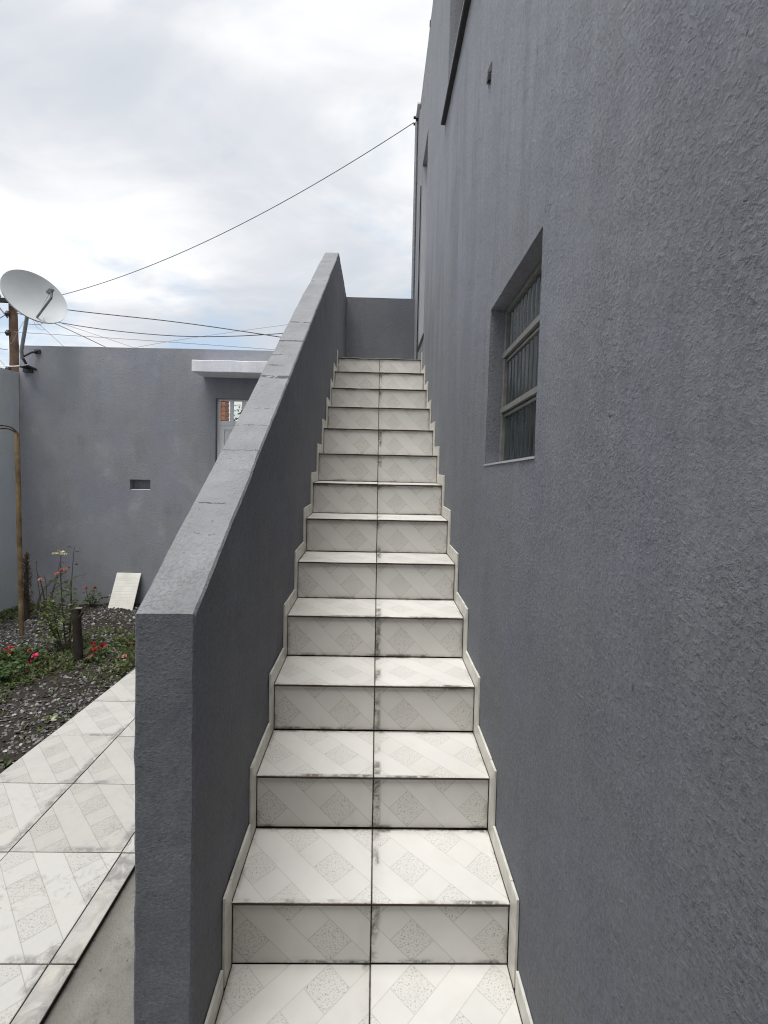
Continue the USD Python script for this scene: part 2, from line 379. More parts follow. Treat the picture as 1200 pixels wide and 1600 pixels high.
g = G()
r = g.add('attribute', 'fac', attribute='tone')
c = g.add('rgb_ramp', 'color', fac=r, ramp=[(0, (0.025, 0.024, 0.022)), (0.45, (0.06, 0.058, 0.055)), (0.78, (0.12, 0.117, 0.11)), (0.94, (0.20, 0.195, 0.185)), (1, (0.33, 0.32, 0.30))])
M_gravel = g.done('gravel_stone', g.bsdf(base_color=c, roughness=0.75, specular_ior_level=0.3))

g = G()
M_glass = g.done('ribbed_glass', g.add('mix_closure', 'closure', fac=g.m('add', g.m('multiply', g.add('fresnel', 'fac', IOR=1.5), 0.6), 0.02),
    closure1=g.add('mix_closure', 'closure', fac=g.rng(g.noise(g.map(g.pos(), (3, 20, 3)), 3, 3, 0.6), 0.3, 0.7, 0.05, 0.22), closure1=g.add('transparent_bsdf', 'BSDF', color=(0.6, 0.64, 0.63)), closure2=g.add('diffuse_bsdf', 'BSDF', color=(0.20, 0.22, 0.22))), closure2=g.add('glossy_bsdf', 'BSDF', color=(0.9, 0.93, 0.93), roughness=0.08)))
g = G()
M_pane = g.done('clear_pane', g.add('mix_closure', 'closure', fac=g.add('fresnel', 'fac', IOR=1.4),
    closure1=g.add('transparent_bsdf', 'BSDF', color=(0.9, 0.92, 0.9)), closure2=g.add('glossy_bsdf', 'BSDF', color=(1, 1, 1), roughness=0.02)))

# ------------------------------------------------------------------ ground and paving
FLOOR = -0.217
gm = trimesh.creation.box(extents=(240, 240, 0.2)); gm.apply_translation((0, 0, -0.55))
obj('ground', gm, M_ground, kind='structure')
obj('concrete_strip', wob(bx(-1.86, -0.458, -4.0, 3.71, -0.40, -0.213), 0.08, 0.0012, 4, 3), M_concrete, smooth=30, kind='structure')


def tile_xy(x0, x1, y0, y1, top, th=0.009, tilt=0.0015, chamfer=0.0015):
    c = chamfer
    v = [(x0, y0, -th), (x1, y0, -th), (x1, y1, -th), (x0, y1, -th), (x0, y0, -c), (x1, y0, -c), (x1, y1, -c), (x0, y1, -c),
         (x0 + c, y0 + c, 0), (x1 - c, y0 + c, 0), (x1 - c, y1 - c, 0), (x0 + c, y1 - c, 0)]
    f = [(3, 2, 1, 0), (8, 9, 10, 11)]
    for k in range(4):
        j = (k + 1) % 4; f += [(k, j, 4 + j, 4 + k), (4 + k, 4 + j, 8 + j, 8 + k)]
    v = np.array(v, float); cx, cy = (x0 + x1) / 2, (y0 + y1) / 2
    v[:, 2] += top + (v[:, 0] - cx) * rnd.uniform(-tilt, tilt) * 2 + (v[:, 1] - cy) * rnd.uniform(-tilt, tilt) * 2
    return trimesh.Trimesh(*[np.array(a) for a in (v, [t for q in f for t in ((q[0], q[1], q[2]), (q[0], q[2], q[3]))])], process=False)


path = thing('path', kind='structure')
PATH = -0.19
obj('mortar_bed', bx(-1.82, -0.944, -4.0, 3.70, -0.30, PATH - 0.004), M_mortar, path)
xcols = [(-1.895, -1.476, -1.832), (-1.472, -1.022, None), (-1.018, -0.938, None)]
ys = [-3.97, -3.52, -3.07, -2.62, -2.17, -1.73, -1.30, -0.88, -0.455, -0.023, 0.408, 0.820, 1.228, 1.624, 2.02, 2.42, 2.83, 3.25, 3.69]
for i in range(len(ys) - 1):
    for c, (x0, x1, _) in enumerate(xcols):
        y0, y1 = ys[i] + 0.002, ys[i + 1] - 0.002
        dx = rnd.uniform(-.0012, .0012)
        t = tile_xy(x0 + dx, x1 + dx, y0, y1, PATH + rnd.uniform(-.001, .001))
        vv = np.array(t.vertices)
        if c == 0:
            lft = vv[:, 0] < x0 + .05; vv[lft, 0] += (-1.925 + .05 * vv[lft, 1]) - x0; t.vertices = vv
        uv = np.stack([vv[:, 0] - x1, vv[:, 1] - y0], 1)
        obj('tile', t, M_pathcut if c == 2 else M_path, path, uv=uv)

lower = thing('lower_floor', kind='structure')
obj('mortar_bed', bx(-0.458, 0.458, -4.0, 0.0, -0.40, FLOOR - 0.005), M_mortar, lower)
for i in range(8):
    for s in (-1, 1):
        y1 = 0.0035 - i * 0.452; y0 = y1 - 0.448
        x0, x1 = (0.0018, 0.4485) if s > 0 else (-0.4485, -0.0018)
        t = tile_xy(x0, x1, y0, y1, FLOOR)
        vv = np.array(t.vertices)
        obj('tile', t, M_floor, lower, uv=np.stack([vv[:, 0], vv[:, 1] + 0.068 + 0.134 + i * 0.452], 1))

# ------------------------------------------------------------------ garden bed
gx = np.linspace(-3.86, -1.835, 80); gy = np.linspace(-2.5, 3.72, 190)
X, Y = np.meshgrid(gx, gy)


def soil_h(x, y):
    q = np.stack([np.asarray(x), np.asarray(y), np.zeros_like(np.asarray(x))], -1)
    h = -0.215 + 0.045 * (meshkit.fbm(q * 2.2, 4, 3) - 0.5) + 0.03 * (meshkit.fbm(q * 9, 3, 8) - 0.5)
    h = h + 0.03 * np.exp(-((np.asarray(x) + 2.9) ** 2) / 0.5)
    edge = np.clip((-1.84 - np.asarray(x)) / 0.10, 0, 1)
    return h * edge + (1 - edge) * -0.232


Z = soil_h(X, Y)
V = np.stack([X.ravel(), Y.ravel(), Z.ravel()], 1); n = len(gx); F = []
for j in range(len(gy) - 1):
    for i in range(n - 1):
        a = j * n + i; F += [(a, a + 1, a + n + 1), (a, a + n + 1, a + n)]
obj('garden_soil', trimesh.Trimesh(V, F, process=False), M_soil, smooth=True, kind='structure')

ico = trimesh.creation.icosahedron()


def stones(n, rng):
    vs, fs, k = [], [], 0
    while k < n:
        x, y = rng.uniform(-3.82, -1.87), rng.uniform(-0.3, 3.69)
        q = np.array([[x * 1.6, y * 1.6, 3.3]])
        dens = float(meshkit.fbm(q, 3, 21)[0])
        bare = math.exp(-(((x + 2.35) / 0.45) ** 2 + ((y - 1.95) / 0.35) ** 2))
        if rng.random() > np.clip((dens - 0.25) * 3.0, 0.12, 1) * (1 - 0.85 * bare): continue
        r = 0.0055 + 0.0085 * rng.random() ** 2.4
        v = ico.vertices * (1 + 0.25 * (rng.random((12, 1)) - .5)) * r * np.array([rng.uniform(.9, 1.7), rng.uniform(.7, 1.2), rng.uniform(.35, .7)])
        a = rng.uniform(0, 6.3); c_, s_ = math.cos(a), math.sin(a); t = rng.uniform(-.8, .8)
        v = v @ np.array([[c_, s_, 0], [-s_, c_, 0], [0, 0, 1]]) @ np.array([[1, 0, 0], [0, math.cos(t), math.sin(t)], [0, -math.sin(t), math.cos(t)]])
        vs.append(v + (x, y, float(soil_h(np.array(x), np.array(y))) + r * rng.uniform(0.05, .5))); fs.append(ico.faces + 12 * k); k += 1
    return trimesh.Trimesh(np.vstack(vs), np.vstack(fs), process=False, metadata={'tone': np.repeat(rng.random(n), 12)})


obj('garden_gravel', stones(19000, np.random.default_rng(3)), M_gravel, kind='stuff', label='grey gravel scattered over the dark soil of the garden bed', category='gravel')


def leaf(c, dirn, up, L, W, fold=0.25):
    dirn = dirn / np.linalg.norm(dirn); s = np.cross(dirn, up); s /= np.linalg.norm(s) + 1e-9; nn = np.cross(s, dirn)
    p = [c, c + dirn * L * .4 + s * W / 2 + nn * W * fold, c + dirn * L * .75 + s * W * .36 + nn * W * fold * .6, c + dirn * L - nn * L * .08,
         c + dirn * L * .75 - s * W * .36 + nn * W * fold * .6, c + dirn * L * .4 - s * W / 2 + nn * W * fold, c + dirn * L * .5]
    f = [(0, 1, 6), (1, 2, 6), (2, 3, 6), (3, 4, 6), (4, 5, 6), (5, 0, 6)]
    return np.array(p), np.array(f)


def leaves(items):
    vs, fs, k = [], [], 0
    for a in items:
        v, f = leaf(*a); vs.append(v); fs.append(f + k); k += len(v)
    return trimesh.Trimesh(np.vstack(vs), np.vstack(fs), process=False, metadata={'tone': np.repeat(np.random.default_rng(len(vs)).random(len(vs)), 7)})


def rdir(rng, zlo=-.3, zhi=.9):
    a = rng.uniform(0, 2 * np.pi); z = rng.uniform(zlo, zhi); q = math.sqrt(max(0, 1 - z * z)); return np.array([q * math.cos(a), q * math.sin(a), z])


UP = np.array([0, 0, 1.0])
rng = np.random.default_rng(8); it = []; it2 = []
while len(it) < 8000:
    x, y = rng.uniform(-3.8, -1.88), rng.uniform(0.3, 3.68)
    dn = float(meshkit.fbm(np.array([[x * 1.9, y * 1.9, 8.8]]), 3, 77)[0])
    near = math.exp(-((x + 1.98) / 0.12) ** 2) * .5 + math.exp(-(((x + 2.05) / 0.35) ** 2 + ((y - 2.75) / 0.5) ** 2))
    if rng.random() > np.clip((dn - .5) * 4 + near * .7, 0.02, 1): continue
    b = np.array([x, y, float(soil_h(np.array(x), np.array(y))) + .004])
    for _ in range(3):
        a = (b + rng.normal(0, .008, 3) * (1, 1, 0), rdir(rng, .15, .9), UP + rng.normal(0, .4, 3), rng.uniform(.018, .055), rng.uniform(.006, .016))
        (it if rng.random() < .8 else it2).append(a)
obj('ground_weeds', leaves(it), M_olive, kind='stuff', label='low olive weeds sprouting between the garden gravel', category='weeds')
obj('fallen_leaves', leaves(it2), M_dry, kind='stuff', label='small dry brown leaves lying among the garden gravel', category='dead leaves')

# ------------------------------------------------------------------ staircase
H, D = 0.212, 0.306
stair = thing('staircase', 'steep tiled flight of cream steps between parapet and house wall', 'staircase')
core = [(0.0, -0.40)]
for k in range(13):
    z = k * H - 0.010
    y = k * D + 0.009 if k < 12 else 3.7285 + 0.009
    core += [(y, core[-1][1]), (y, z)]
core += [(4.98, core[-1][1]), (4.98, -0.40)]
obj('stair_core', prism_x(Polygon(core), -0.455, 0.455), M_mortar, stair)


def riser_tile(x0, x1, y, z0, z1, th=0.008, c=0.0012):
    t = tile_xy(x0, x1, z0, z1, 0, th, 0.0, c)
    v = np.array(t.vertices); t.vertices = np.stack([v[:, 0], y - v[:, 2] + (v[:, 0]) * 0, v[:, 1]], 1)
    return t


for k in range(13):
    z = k * H + (0.003 if k == 12 else 0)
    y = k * D if k < 12 else 3.7285
    ynext = (k + 1) * D if k < 11 else 3.7285
    for s in (-1, 1):
        x0, x1 = (0.0018, 0.4492) if s > 0 else (-0.4492, -0.0018)
        zb = ((k - 1) * H if k else FLOOR) + 0.002
        t = riser_tile(x0, x1, y + 0.004 + rnd.uniform(-.0008, .0008), zb, z - 0.011)
        v = np.array(t.vertices)
        obj('riser_tile', t, M_riser, stair, uv=np.stack([v[:, 0], v[:, 2] - z], 1) + nr.uniform(-.004, .004, 2) * (0, 1))
        if k < 12:
            t = tile_xy(x0, x1, y - 0.007, ynext - 0.001, z + rnd.uniform(-.0006, .0006), 0.0095, 0.001)
            v = np.array(t.vertices)
            obj('tread_tile', t, M_tread, stair, uv=np.stack([v[:, 0], v[:, 1] - y + .004], 1) + nr.uniform(-.004, .004, 2) * (0, 1))
    if k == 12:
        for i in range(3):
            for s in (-1, 1):
                x0, x1 = (0.0018, 0.4492) if s > 0 else (-0.4492, -0.0018)
                y0 = y - 0.007 + i * 0.42
                t = tile_xy(x0, x1, y0, y0 + 0.416, z, 0.0095, 0.001); v = np.array(t.vertices)
                obj('landing_tile', t, M_tread, stair, uv=np.stack([v[:, 0], v[:, 1] - y0], 1))
    # skirting: one upright piece beside the riser, one lying along the tread, on both sides
    w = 0.070
    for s in (-1, 1):
        xa, xb = (0.4502, 0.4592) if s > 0 else (-0.4592, -0.4502)
        j = rnd.uniform(-.003, .003)
        zb = ((k - 1) * H if k else FLOOR) + 0.001
        obj('skirting_tile', cbox(xa, xb, y - w + j, y - 0.001, zb + (0.0 if k == 0 else w * 0 + 0.0), z + w + j, 0.001), M_skirt, stair)
        if k < 12:
            ye = ynext - w - 0.002
            obj('skirting_tile', cbox(xa, xb, y + 0.001, ye, z + 0.001, z + w + rnd.uniform(-.003, .003), 0.001), M_skirt, stair)
for s in (-1, 1):
    xa, xb = (0.4502, 0.4592) if s > 0 else (-0.4592, -0.4502)
    for i in range(4):
        ya = -0.08 - i * .45
        obj('skirting_tile', cbox(xa, xb, ya - .447, ya - .003, FLOOR + .001, FLOOR + .076, .001), M_skirt, lower)

# ------------------------------------------------------------------ parapet and landing wall
prof = [(-0.304, -0.40), (-0.304, 1.034), (3.752, 3.670), (5.135, 3.640), (5.135, -0.40)]
inn = [(-0.298, -0.40), (-0.298, 1.029), (3.754, 3.663), (5.129, 3.633), (5.129, -0.40)]
npf = len(prof); layers = [(-0.612, inn), (-0.606, prof), (-0.4665, prof), (-0.4605, inn)]
V = np.array([(x, y, z) for x, q in layers for y, z in q]); F = []
for l in range(3):
    for i in range(npf):
        j = (i + 1) % npf; a, b, c, d_ = l * npf + i, l * npf + j, (l + 1) * npf + j, (l + 1) * npf + i; F += [(a, b, c), (a, c, d_)]
o = 3 * npf
F += [(0, 2, 1), (0, 4, 2), (4, 3, 2), (o, o + 1, o + 2), (o, o + 2, o + 4), (o + 4, o + 2, o + 3)]
pm = trimesh.Trimesh(V, F, process=True); pm.fix_normals()
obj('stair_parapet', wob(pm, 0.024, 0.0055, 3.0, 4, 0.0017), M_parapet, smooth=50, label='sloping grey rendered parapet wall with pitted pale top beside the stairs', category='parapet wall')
obj('landing_wall', wob(bx(-0.4585, 0.4585, 4.985, 5.135, 2.3, 3.622), 0.06, 0.004, 2.5, 14), M_parapet, smooth=40, label='low grey wall closing the landing at the top of the stairs', category='wall')

# ------------------------------------------------------------------ house
house = thing('house', 'two storey grey rendered house with rough wall right of stairs', 'house', (0, 0, 0))
WIN = [(-0.066, 1.447), (0.592, 1.420), (0.556, 2.080), (-0.073, 2.127)]
DOOR = [(3.64, 2.775), (4.25, 2.775), (4.25, 4.93), (3.64, 4.93)]
UPW = [(0.95, 4.035), (2.15, 4.035), (2.15, 5.25), (0.95, 5.25)]
wall = Polygon([(-4.0, -0.45), (5.15, -0.45), (5.15, 6.065), (-4.0, 6.05)], [WIN, DOOR, UPW])
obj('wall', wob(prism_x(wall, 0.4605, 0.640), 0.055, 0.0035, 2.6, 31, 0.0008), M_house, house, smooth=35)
body = cat([bx(0.64, 0.66, -4.0, 5.15, -0.45, 1.2), bx(0.66, 5.0, 5.0, 5.148, -0.45, 6.04), bx(0.66, 5.0, -3.99, -3.85, -0.45, 6.04), bx(4.86, 5.0, -3.85, 5.0, -0.45, 6.04), bx(0.64, 5.0, -3.99, 5.148, 6.0, 6.045)])
obj('rear_walls', body, M_rear, house)
obj('added_shade_wall', wob(bx(-1.5, 0.46, -2.7, -2.5, -0.45, 5.4), .25, .003, 2, 33), M_house, house, smooth=35)  # unseen wall added behind the camera to darken the foot of the stairs
# inside of the rooms behind the openings
def room(x1, y0, y1, z0, z1):
    t = .04; x0 = .642
    return cat([bx(x0, x1, y0, y1, z0 - t, z0), bx(x0, x1, y0, y1, z1, z1 + t), bx(x1, x1 + t, y0, y1, z0 - t, z1 + t), bx(x0, x1, y0 - t, y0, z0 - t, z1 + t), bx(x0, x1, y1, y1 + t, z0 - t, z1 + t)])
obj('room', cat([room(3.0, -1.2, 1.6, 0.1, 2.5), room(3.0, 0.2, 2.9, 3.0, 5.6)]), M_room, house)

wn = part_group('window', house)
FX0, FX1 = 0.522, 0.552
def yz_bar(a, b, w, x0=FX0, x1=FX1):
    """bar along the line a-b in (y, z), w wide"""
    a, b = np.array(a), np.array(b); t = (b - a) / np.linalg.norm(b - a); nrm = np.array([-t[1], t[0]]) * w / 2
    return prism_x(Polygon([a + nrm, a - nrm, b - nrm, b + nrm]), x0, x1)
W = np.array(WIN)   # near-bottom, far-bottom, far-top, near-top
def wp(s, t):       # s: near to far, t: bottom to top
    return (W[0] * (1 - s) + W[1] * s) * (1 - t) + (W[3] * (1 - s) + W[2] * s) * t
obj('frame', cat([yz_bar(wp(.985, 0.0), wp(.985, 1), .022), yz_bar(wp(.015, 0), wp(.015, 1), .022), yz_bar(wp(0, .985), wp(1, .985), .026, .5215, .5525), yz_bar(wp(0, .012), wp(1, .012), .018, .5215, .5525)]), M_alu, wn)
cuts = [0.0, 0.352, 0.70, 1.0]
for i in range(3):
    b0, b1 = cuts[i], cuts[i + 1]
    if i:
        obj('transom_bar', cat([yz_bar(wp(.03, b0), wp(.97, b0), .020, .513, .556), yz_bar(wp(.03, b0 - .032), wp(.97, b0 - .032), .010, .526, .545)]), M_alu, wn)
    obj('sash_stile', yz_bar(wp(.955, b0 + .02), wp(.955, b1 - .02), .012, .5195, .546), M_alu, wn)
    # fluted glass, flutes upright
    ns = 60; xs = []; rows = []
    for t in (b0 + .015, b1 - .015):
        rows.append([(0.540 - 0.008 * abs(math.sin(math.pi * 13 * s)), *wp(.03 + .94 * s, t)) for s in np.linspace(0, 1, 13 * 10 + 1)])
    nC = len(rows[0]); Vp = np.array(rows[0] + rows[1]); Fp = []
    for q in range(nC - 1): Fp += [(q, q + nC, q + 1), (q + 1, q + nC, q + nC + 1)]
    obj('pane', trimesh.Trimesh(Vp, Fp, process=False), M_glass, wn, smooth=True)
obj('window_sill', wob(prism_x(Polygon([WIN[0] + np.array((-.003, -.003)), WIN[1] + np.array((.003, -.003)), WIN[1] + np.array((.003, .004)), WIN[0] + np.array((-.003, .004))]), .4565, .521), .03, .0012, 9, 6), M_jamb, wn)

uw = part_group('window', house)
obj('sill', cbox(.428, .60, .86, 2.26, 4.012, 4.034, .003), M_dark, uw, label='thin projecting metal sill')  # near-black colour paints in the shade on the sill's underside
obj('sill_lit_edge', cbox(.4245, .4275, .86, 2.262, 4.020, 4.0345, .001), M_galv, uw)  # pale strip painting in the bright front edge of the sill
obj('frame', cat([bx(.545, .585, 2.10, 2.149, 4.036, 5.249), bx(.545, .585, .951, 1.0, 4.036, 5.249), bx(.545, .585, 1.0, 2.10, 5.2, 5.249), bx(.545, .585, 1.0, 2.10, 4.036, 4.08), bx(.545, .585, 1.53, 1.57, 4.08, 5.2)]), M_brown, uw)
obj('pane', cat([bx(.560, .566, 1.0, 1.53, 4.08, 5.2), bx(.560, .566, 1.57, 2.10, 4.08, 5.2)]), M_glass, uw)

dr = part_group('door', house)
obj('door_leaf', cbox(.60, .635, 3.645, 4.245, 2.78, 4.925, .003), M_white, dr)
obj('reveal_lining', cat([bx(.463, .60, 4.238, 4.2485, 2.81, 4.90)]), M_jamb, dr)
obj('threshold', cbox(.452, .60, 3.60, 4.29, 2.755, 2.80, .003), M_stone, dr, label='black stone threshold')
obj('corner_pipe', cat([tube([(.437, 5.10, 2.56), (.437, 5.10, 6.0)], .022, 12), bx(.42, .4605, 5.085, 5.115, 3.9, 3.93), bx(.42, .4605, 5.085, 5.115, 5.5, 5.53)]), M_galv, house)
obj('wall_cap', cbox(.425, .70, 4.86, 5.17, 6.068, 6.10, .004), M_canopy, house)
obj('dark_upright', tube([(.4545, 4.36, 2.56), (.4545, 4.36, 4.72), (.456, 4.36, 4.75)], .0075, 8), M_dark, house)  # slim dark upright tube on the wall just beyond the doorway
for (y, z) in ((3.70, 6.055), (3.06, 6.052), (4.72, 5.95)):
    obj('bolt', cbox(.452, .468, y - .02, y + .02, z - .035, z + .012, .003), M_dark, house)
hk = part_group('wall_bracket', house)
obj('plate', cbox(.446, .462, .694, .722, 3.134, 3.164, .002), M_dark, hk)
obj('hook', cat([trimesh.convex.convex_hull(np.array([(.444, .70, 3.172), (.462, .69, 3.172), (.462, .715, 3.175), (.456, .682, 3.200), (.462, .680, 3.205)])), tube([(.452, .71, 3.13), (.455, .71, 3.11)], [.004, .002], 6)]), M_galv, hk)
ins = thing('cable_bracket', 'small black cable clamp on the far top corner of the house', 'bracket', (.445, 5.13, 6.03))
obj('bracket_plate', bx(-.02, .016, -.018, .018, -.08, .09), M_dark, ins)
obj('insulator', tube([(-.02, 0, .055), (-.05, 0, .055)], .018, 10), M_dark, ins)
obj('insulator', tube([(-.02, 0, -.03), (-.05, 0, -.03)], .018, 10), M_dark, ins)

# ------------------------------------------------------------------ garden walls
YR = 3.712
fr = Polygon([(-3.845, -0.45), (-0.62, -0.45), (-0.62, 2.600), (-3.845, 2.588)], [[(-2.676, 1.066), (-2.456, 1.066), (-2.456, 1.180), (-2.676, 1.180)], [(-1.760, -0.19), (-0.93, -0.19), (-0.93, 2.076), (-1.760, 2.076)]])
bk = Polygon([(-3.845, -0.45), (-0.62, -0.45), (-0.62, 2.598), (-3.845, 2.586)], [[(-1.760, -0.19), (-0.93, -0.19), (-0.93, 2.076), (-1.760, 2.076)]])
rear = thing('garden_wall', 'tall grey rendered wall across the garden with doorway and canopy', 'wall')
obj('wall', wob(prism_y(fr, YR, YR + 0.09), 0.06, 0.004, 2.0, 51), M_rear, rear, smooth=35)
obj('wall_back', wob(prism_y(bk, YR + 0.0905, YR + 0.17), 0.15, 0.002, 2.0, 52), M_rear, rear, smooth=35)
obj('niche_sill', bx(-2.674, -2.458, YR + .012, YR + .089, 1.0665, 1.073), M_canopy, rear)
obj('canopy', wob(cbox(-1.890, -0.70, YR - 0.335, YR + 0.004, 2.296, 2.412, .004), 0.05, 0.003, 5, 15), M_canopy, rear, smooth=35)
gt = part_group('door', rear)
y0, y1 = YR + 0.055, YR + 0.095
obj('door_frame', cat([bx(-1.7585, -1.735, y0, y1, -.19, 2.074), bx(-.955, -.9315, y0, y1, -.19, 2.074), bx(-1.735, -.955, y0, y1, 2.055, 2.074), bx(-1.735, -.955, y0 - .002, y1 + .002, 1.792, 1.836)]), M_white, gt)
for i in range(5):
    x = -1.735 + (i + 1) * .78 / 6
    obj('transom_bar', bx(x - .018, x + .018, y0 + .008, y1 - .012, 1.836, 2.055), M_white, gt)
obj('door_panel', cat([bx(-1.735, -.955, y0 + .016, y1 - .012, -.18, 1.792), bx(-1.735, -1.685, y0 + .004, y0 + .016, -.18, 1.792), bx(-1.005, -.955, y0 + .004, y0 + .016, -.18, 1.792), bx(-1.685, -1.005, y0 + .004, y0 + .016, 1.745, 1.792), bx(-1.685, -1.005, y0 + .004, y0 + .016, .80, .86), bx(-1.685, -1.005, y0 + .004, y0 + .016, -.18, -.10)]), M_white, gt)
obj('transom_pane', bx(-1.735, -.955, y1 - .006, y1 - .002, 1.836, 2.055), M_pane, gt)
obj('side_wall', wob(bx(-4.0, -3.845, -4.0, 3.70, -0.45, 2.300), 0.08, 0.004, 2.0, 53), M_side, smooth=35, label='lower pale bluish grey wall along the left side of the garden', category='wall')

# glimpsed through the gate's transom
br = thing('brick_pillar', 'orange brick pillar seen through the upper bars of the garden door', 'pillar', (-2.42, 5.9, 0))
nb = 0
for k in range(12):
    z = 1.5 + k * .072
    for s in range(2):
        obj('brick', cbox(-.105 + .11 * s if k % 2 else -.105, (-.105 + .11 * s if k % 2 else -.105) + (.10 if k % 2 else .21), -.10 if k % 2 else -.10 + .105 * s, .10 if k % 2 else -.10 + .105 * s + .095, z, z + .062, .003), M_orange, br)
obj('pillar_core', bx(-.095, .095, -.09, .09, -.45, 2.36), M_concrete, br)
sh = thing('shrub', 'leafy green shrub behind the garden door seen through its transom', 'shrub', (-2.13, 6.3, 0))
rng = np.random.default_rng(14)
obj('stem', cat([tube([(0, 0, -.45), (.02, 0, .8), (.04, .03, 1.7)], [.03, .024, .015], 8), tube([(.02, 0, 1.3), (.2, .05, 1.9)], [.014, .006], 6), tube([(.02, 0, 1.2), (-.15, .05, 2.0)], [.014, .006], 6)]), M_stem, sh)
it = []
for _ in range(420):
    q = rng.normal(0, 1, 3); q = q / np.linalg.norm(q) * rng.random() ** .4 * np.array([.33, .3, .42]) + (.05, 0, 1.98)
    it.append((q, rdir(rng, -.6, .8), UP + rng.normal(0, .6, 3), rng.uniform(.05, .10), rng.uniform(.025, .045)))
obj('foliage', leaves(it), M_green, sh)

# ------------------------------------------------------------------ satellite dish
C = np.array([-3.452, 3.40, 3.003]); N = np.array([.783, -.476, .402]); N /= np.linalg.norm(N)
U = np.cross(N, UP); U /= np.linalg.norm(U); Vv = np.cross(U, N)
dish = thing('satellite_dish', 'round pale grey satellite dish on a mast above the garden wall', 'satellite dish')
R0 = 0.285; rr = np.linspace(0, 1, 14); th = np.arange(64) * 2 * np.pi / 64
prof_f = [(R0 * q, -0.062 * (1 - q * q)) for q in rr] + [(R0 + .006, .002), (R0 + .007, -.012), (R0 - .002, -.014)] + [(R0 * q, -0.062 * (1 - q * q) - .010) for q in rr[::-1]]
V = np.vstack([C + q * (np.cos(th)[:, None] * U + np.sin(th)[:, None] * Vv) + h * N for q, h in prof_f]); F = []
for i in range(len(prof_f) - 1):
    for j in range(64):
        k = (j + 1) % 64; F += [(i * 64 + j, i * 64 + k, (i + 1) * 64 + k), (i * 64 + j, (i + 1) * 64 + k, (i + 1) * 64 + j)]
rm = trimesh.Trimesh(V, F, process=True); rm.update_faces(rm.nondegenerate_faces()); rm.fix_normals()
obj('reflector', rm, M_dish, dish, smooth=40)
AB, AT, LN = np.array([-3.384, 3.332, 2.790]), np.array([-3.233, 3.303, 2.960]), np.array([-3.245, 3.312, 3.043])
obj('feed_arm', cat([tube([AB - N * .02, AT], .011, 8), tube([AT, AT + (0.004, 0.002, .05)], .012, 8)]), M_galv, dish)
obj('receiver', cat([tube([LN + N * .03, LN - N * .01, LN - N * .03], [.020, .022, .026], 12), tube([LN + (0, 0, -.03), LN + (.03, -.01, 0.01)], [.018, .016], 10), tube([LN - N * .03, LN - N * .045], [.028, .024], 12)]), M_galv, dish)
BR = np.array([-3.775, 3.70, 2.43])
MT = C - N * .10 + np.array((0, 0, -.02))
obj('mast', tube([(-3.735, 3.60, 2.42), (-3.725, 3.575, 2.50), (-3.615, 3.50, 2.80), (-3.575, 3.475, 2.93)], .0175, 12), M_galv, dish)
obj('clamp', cat([tube([(-3.58, 3.478, 2.90), C - N * .075], [.030, .034], 10)]), M_galv, dish)
obj('wall_bracket', cat([cbox(-3.80, -3.70, 3.690, 3.711, 2.30, 2.345, .003), cbox(-3.755, -3.715, 3.585, 3.69, 2.33, 2.352, .003), tube([(-3.735, 3.60, 2.44), (-3.715, 3.64, 2.36), (-3.66, 3.70, 2.33)], .014, 8), tube([(-3.735, 3.60, 2.44), (-3.69, 3.66, 2.50), (-3.645, 3.70, 2.53)], .010, 8), cbox(-3.68, -3.62, 3.695, 3.711, 2.50, 2.545, .002)]), M_dark, dish)
def curve(pts, n=24):
    from scipy.interpolate import CubicSpline
    pts = np.array(pts, float); t = np.r_[0, np.cumsum(np.linalg.norm(np.diff(pts, axis=0), axis=1))]; return CubicSpline(t, pts)(np.linspace(0, t[-1], n))
obj('coaxial_cable', tube(curve([LN + (0, 0, -.01), LN - N * .06 + U * -.03 + (0, 0, .02), C + N * .02 + Vv * -.12 + U * -.03, C + N * .012 + Vv * -.27 + U * -.02, (-3.50, 3.36, 2.72)]), .0035, 6), M_cable, dish)
obj('cable', tube(curve([(-3.70, 3.63, 2.37), (-3.78, 3.60, 2.345), (-3.9, 3.58, 2.34), (-4.15, 3.6, 2.37)]), .006, 6), M_cable, dish)

# ------------------------------------------------------------------ utility pole and overhead wires
pole = thing('utility_pole', 'weathered reddish wooden utility pole behind the garden walls', 'utility pole', (-7.235, 8.2, -0.45))
pl = trimesh.creation.cylinder(1, 1, sections=18); pl = tube([(0, 0, 0), (0, 0, 2.0), (-.02, 0, 4.0), (-.035, 0, 4.87)], [.115, .10, .078, .07], 18)
obj('pole', wob(pl, .15, .006, 6, 71), M_wood, pole, smooth=40)
obj('crossarm', cat([cbox(-.42, .06, -.14, -.07, 4.84, 4.92, .004), bx(-.24, -.20, -.13, -.09, 4.92, 4.99), bx(-.40, -.36, -.13, -.09, 4.92, 4.99)]), M_stump, pole)
obj('brace', tube([(-.30, -.10, 4.84), (-.08, -.08, 4.55)], .012, 6), M_galv, pole)
for z in (4.62, 4.25, 3.55, 3.40, 3.22):
    obj('insulator', tube([(-.06, -.10, z - .05), (-.06, -.12, z), (-.06, -.10, z + .05)], [.028, .045, .028], 10), M_dark, pole)
obj('bracket', cat([tube([(-.10, -.1, 3.35), (-.28, -.12, 3.42), (-.40, -.12, 3.30)], .015, 6), tube([(-.08, -.1, 3.20), (-.34, -.12, 3.24)], .014, 6), tube([(-.22, -.12, 3.20), (-.25, -.12, 3.48)], .02, 6)]), M_dark, pole)


def wire(pts, r, mat, label, n=40, group='overhead wires from the utility pole'):
    obj('overhead_wire', tube(curve(pts, n), r * .72, 6), mat, label=label, category='wire', group=group)


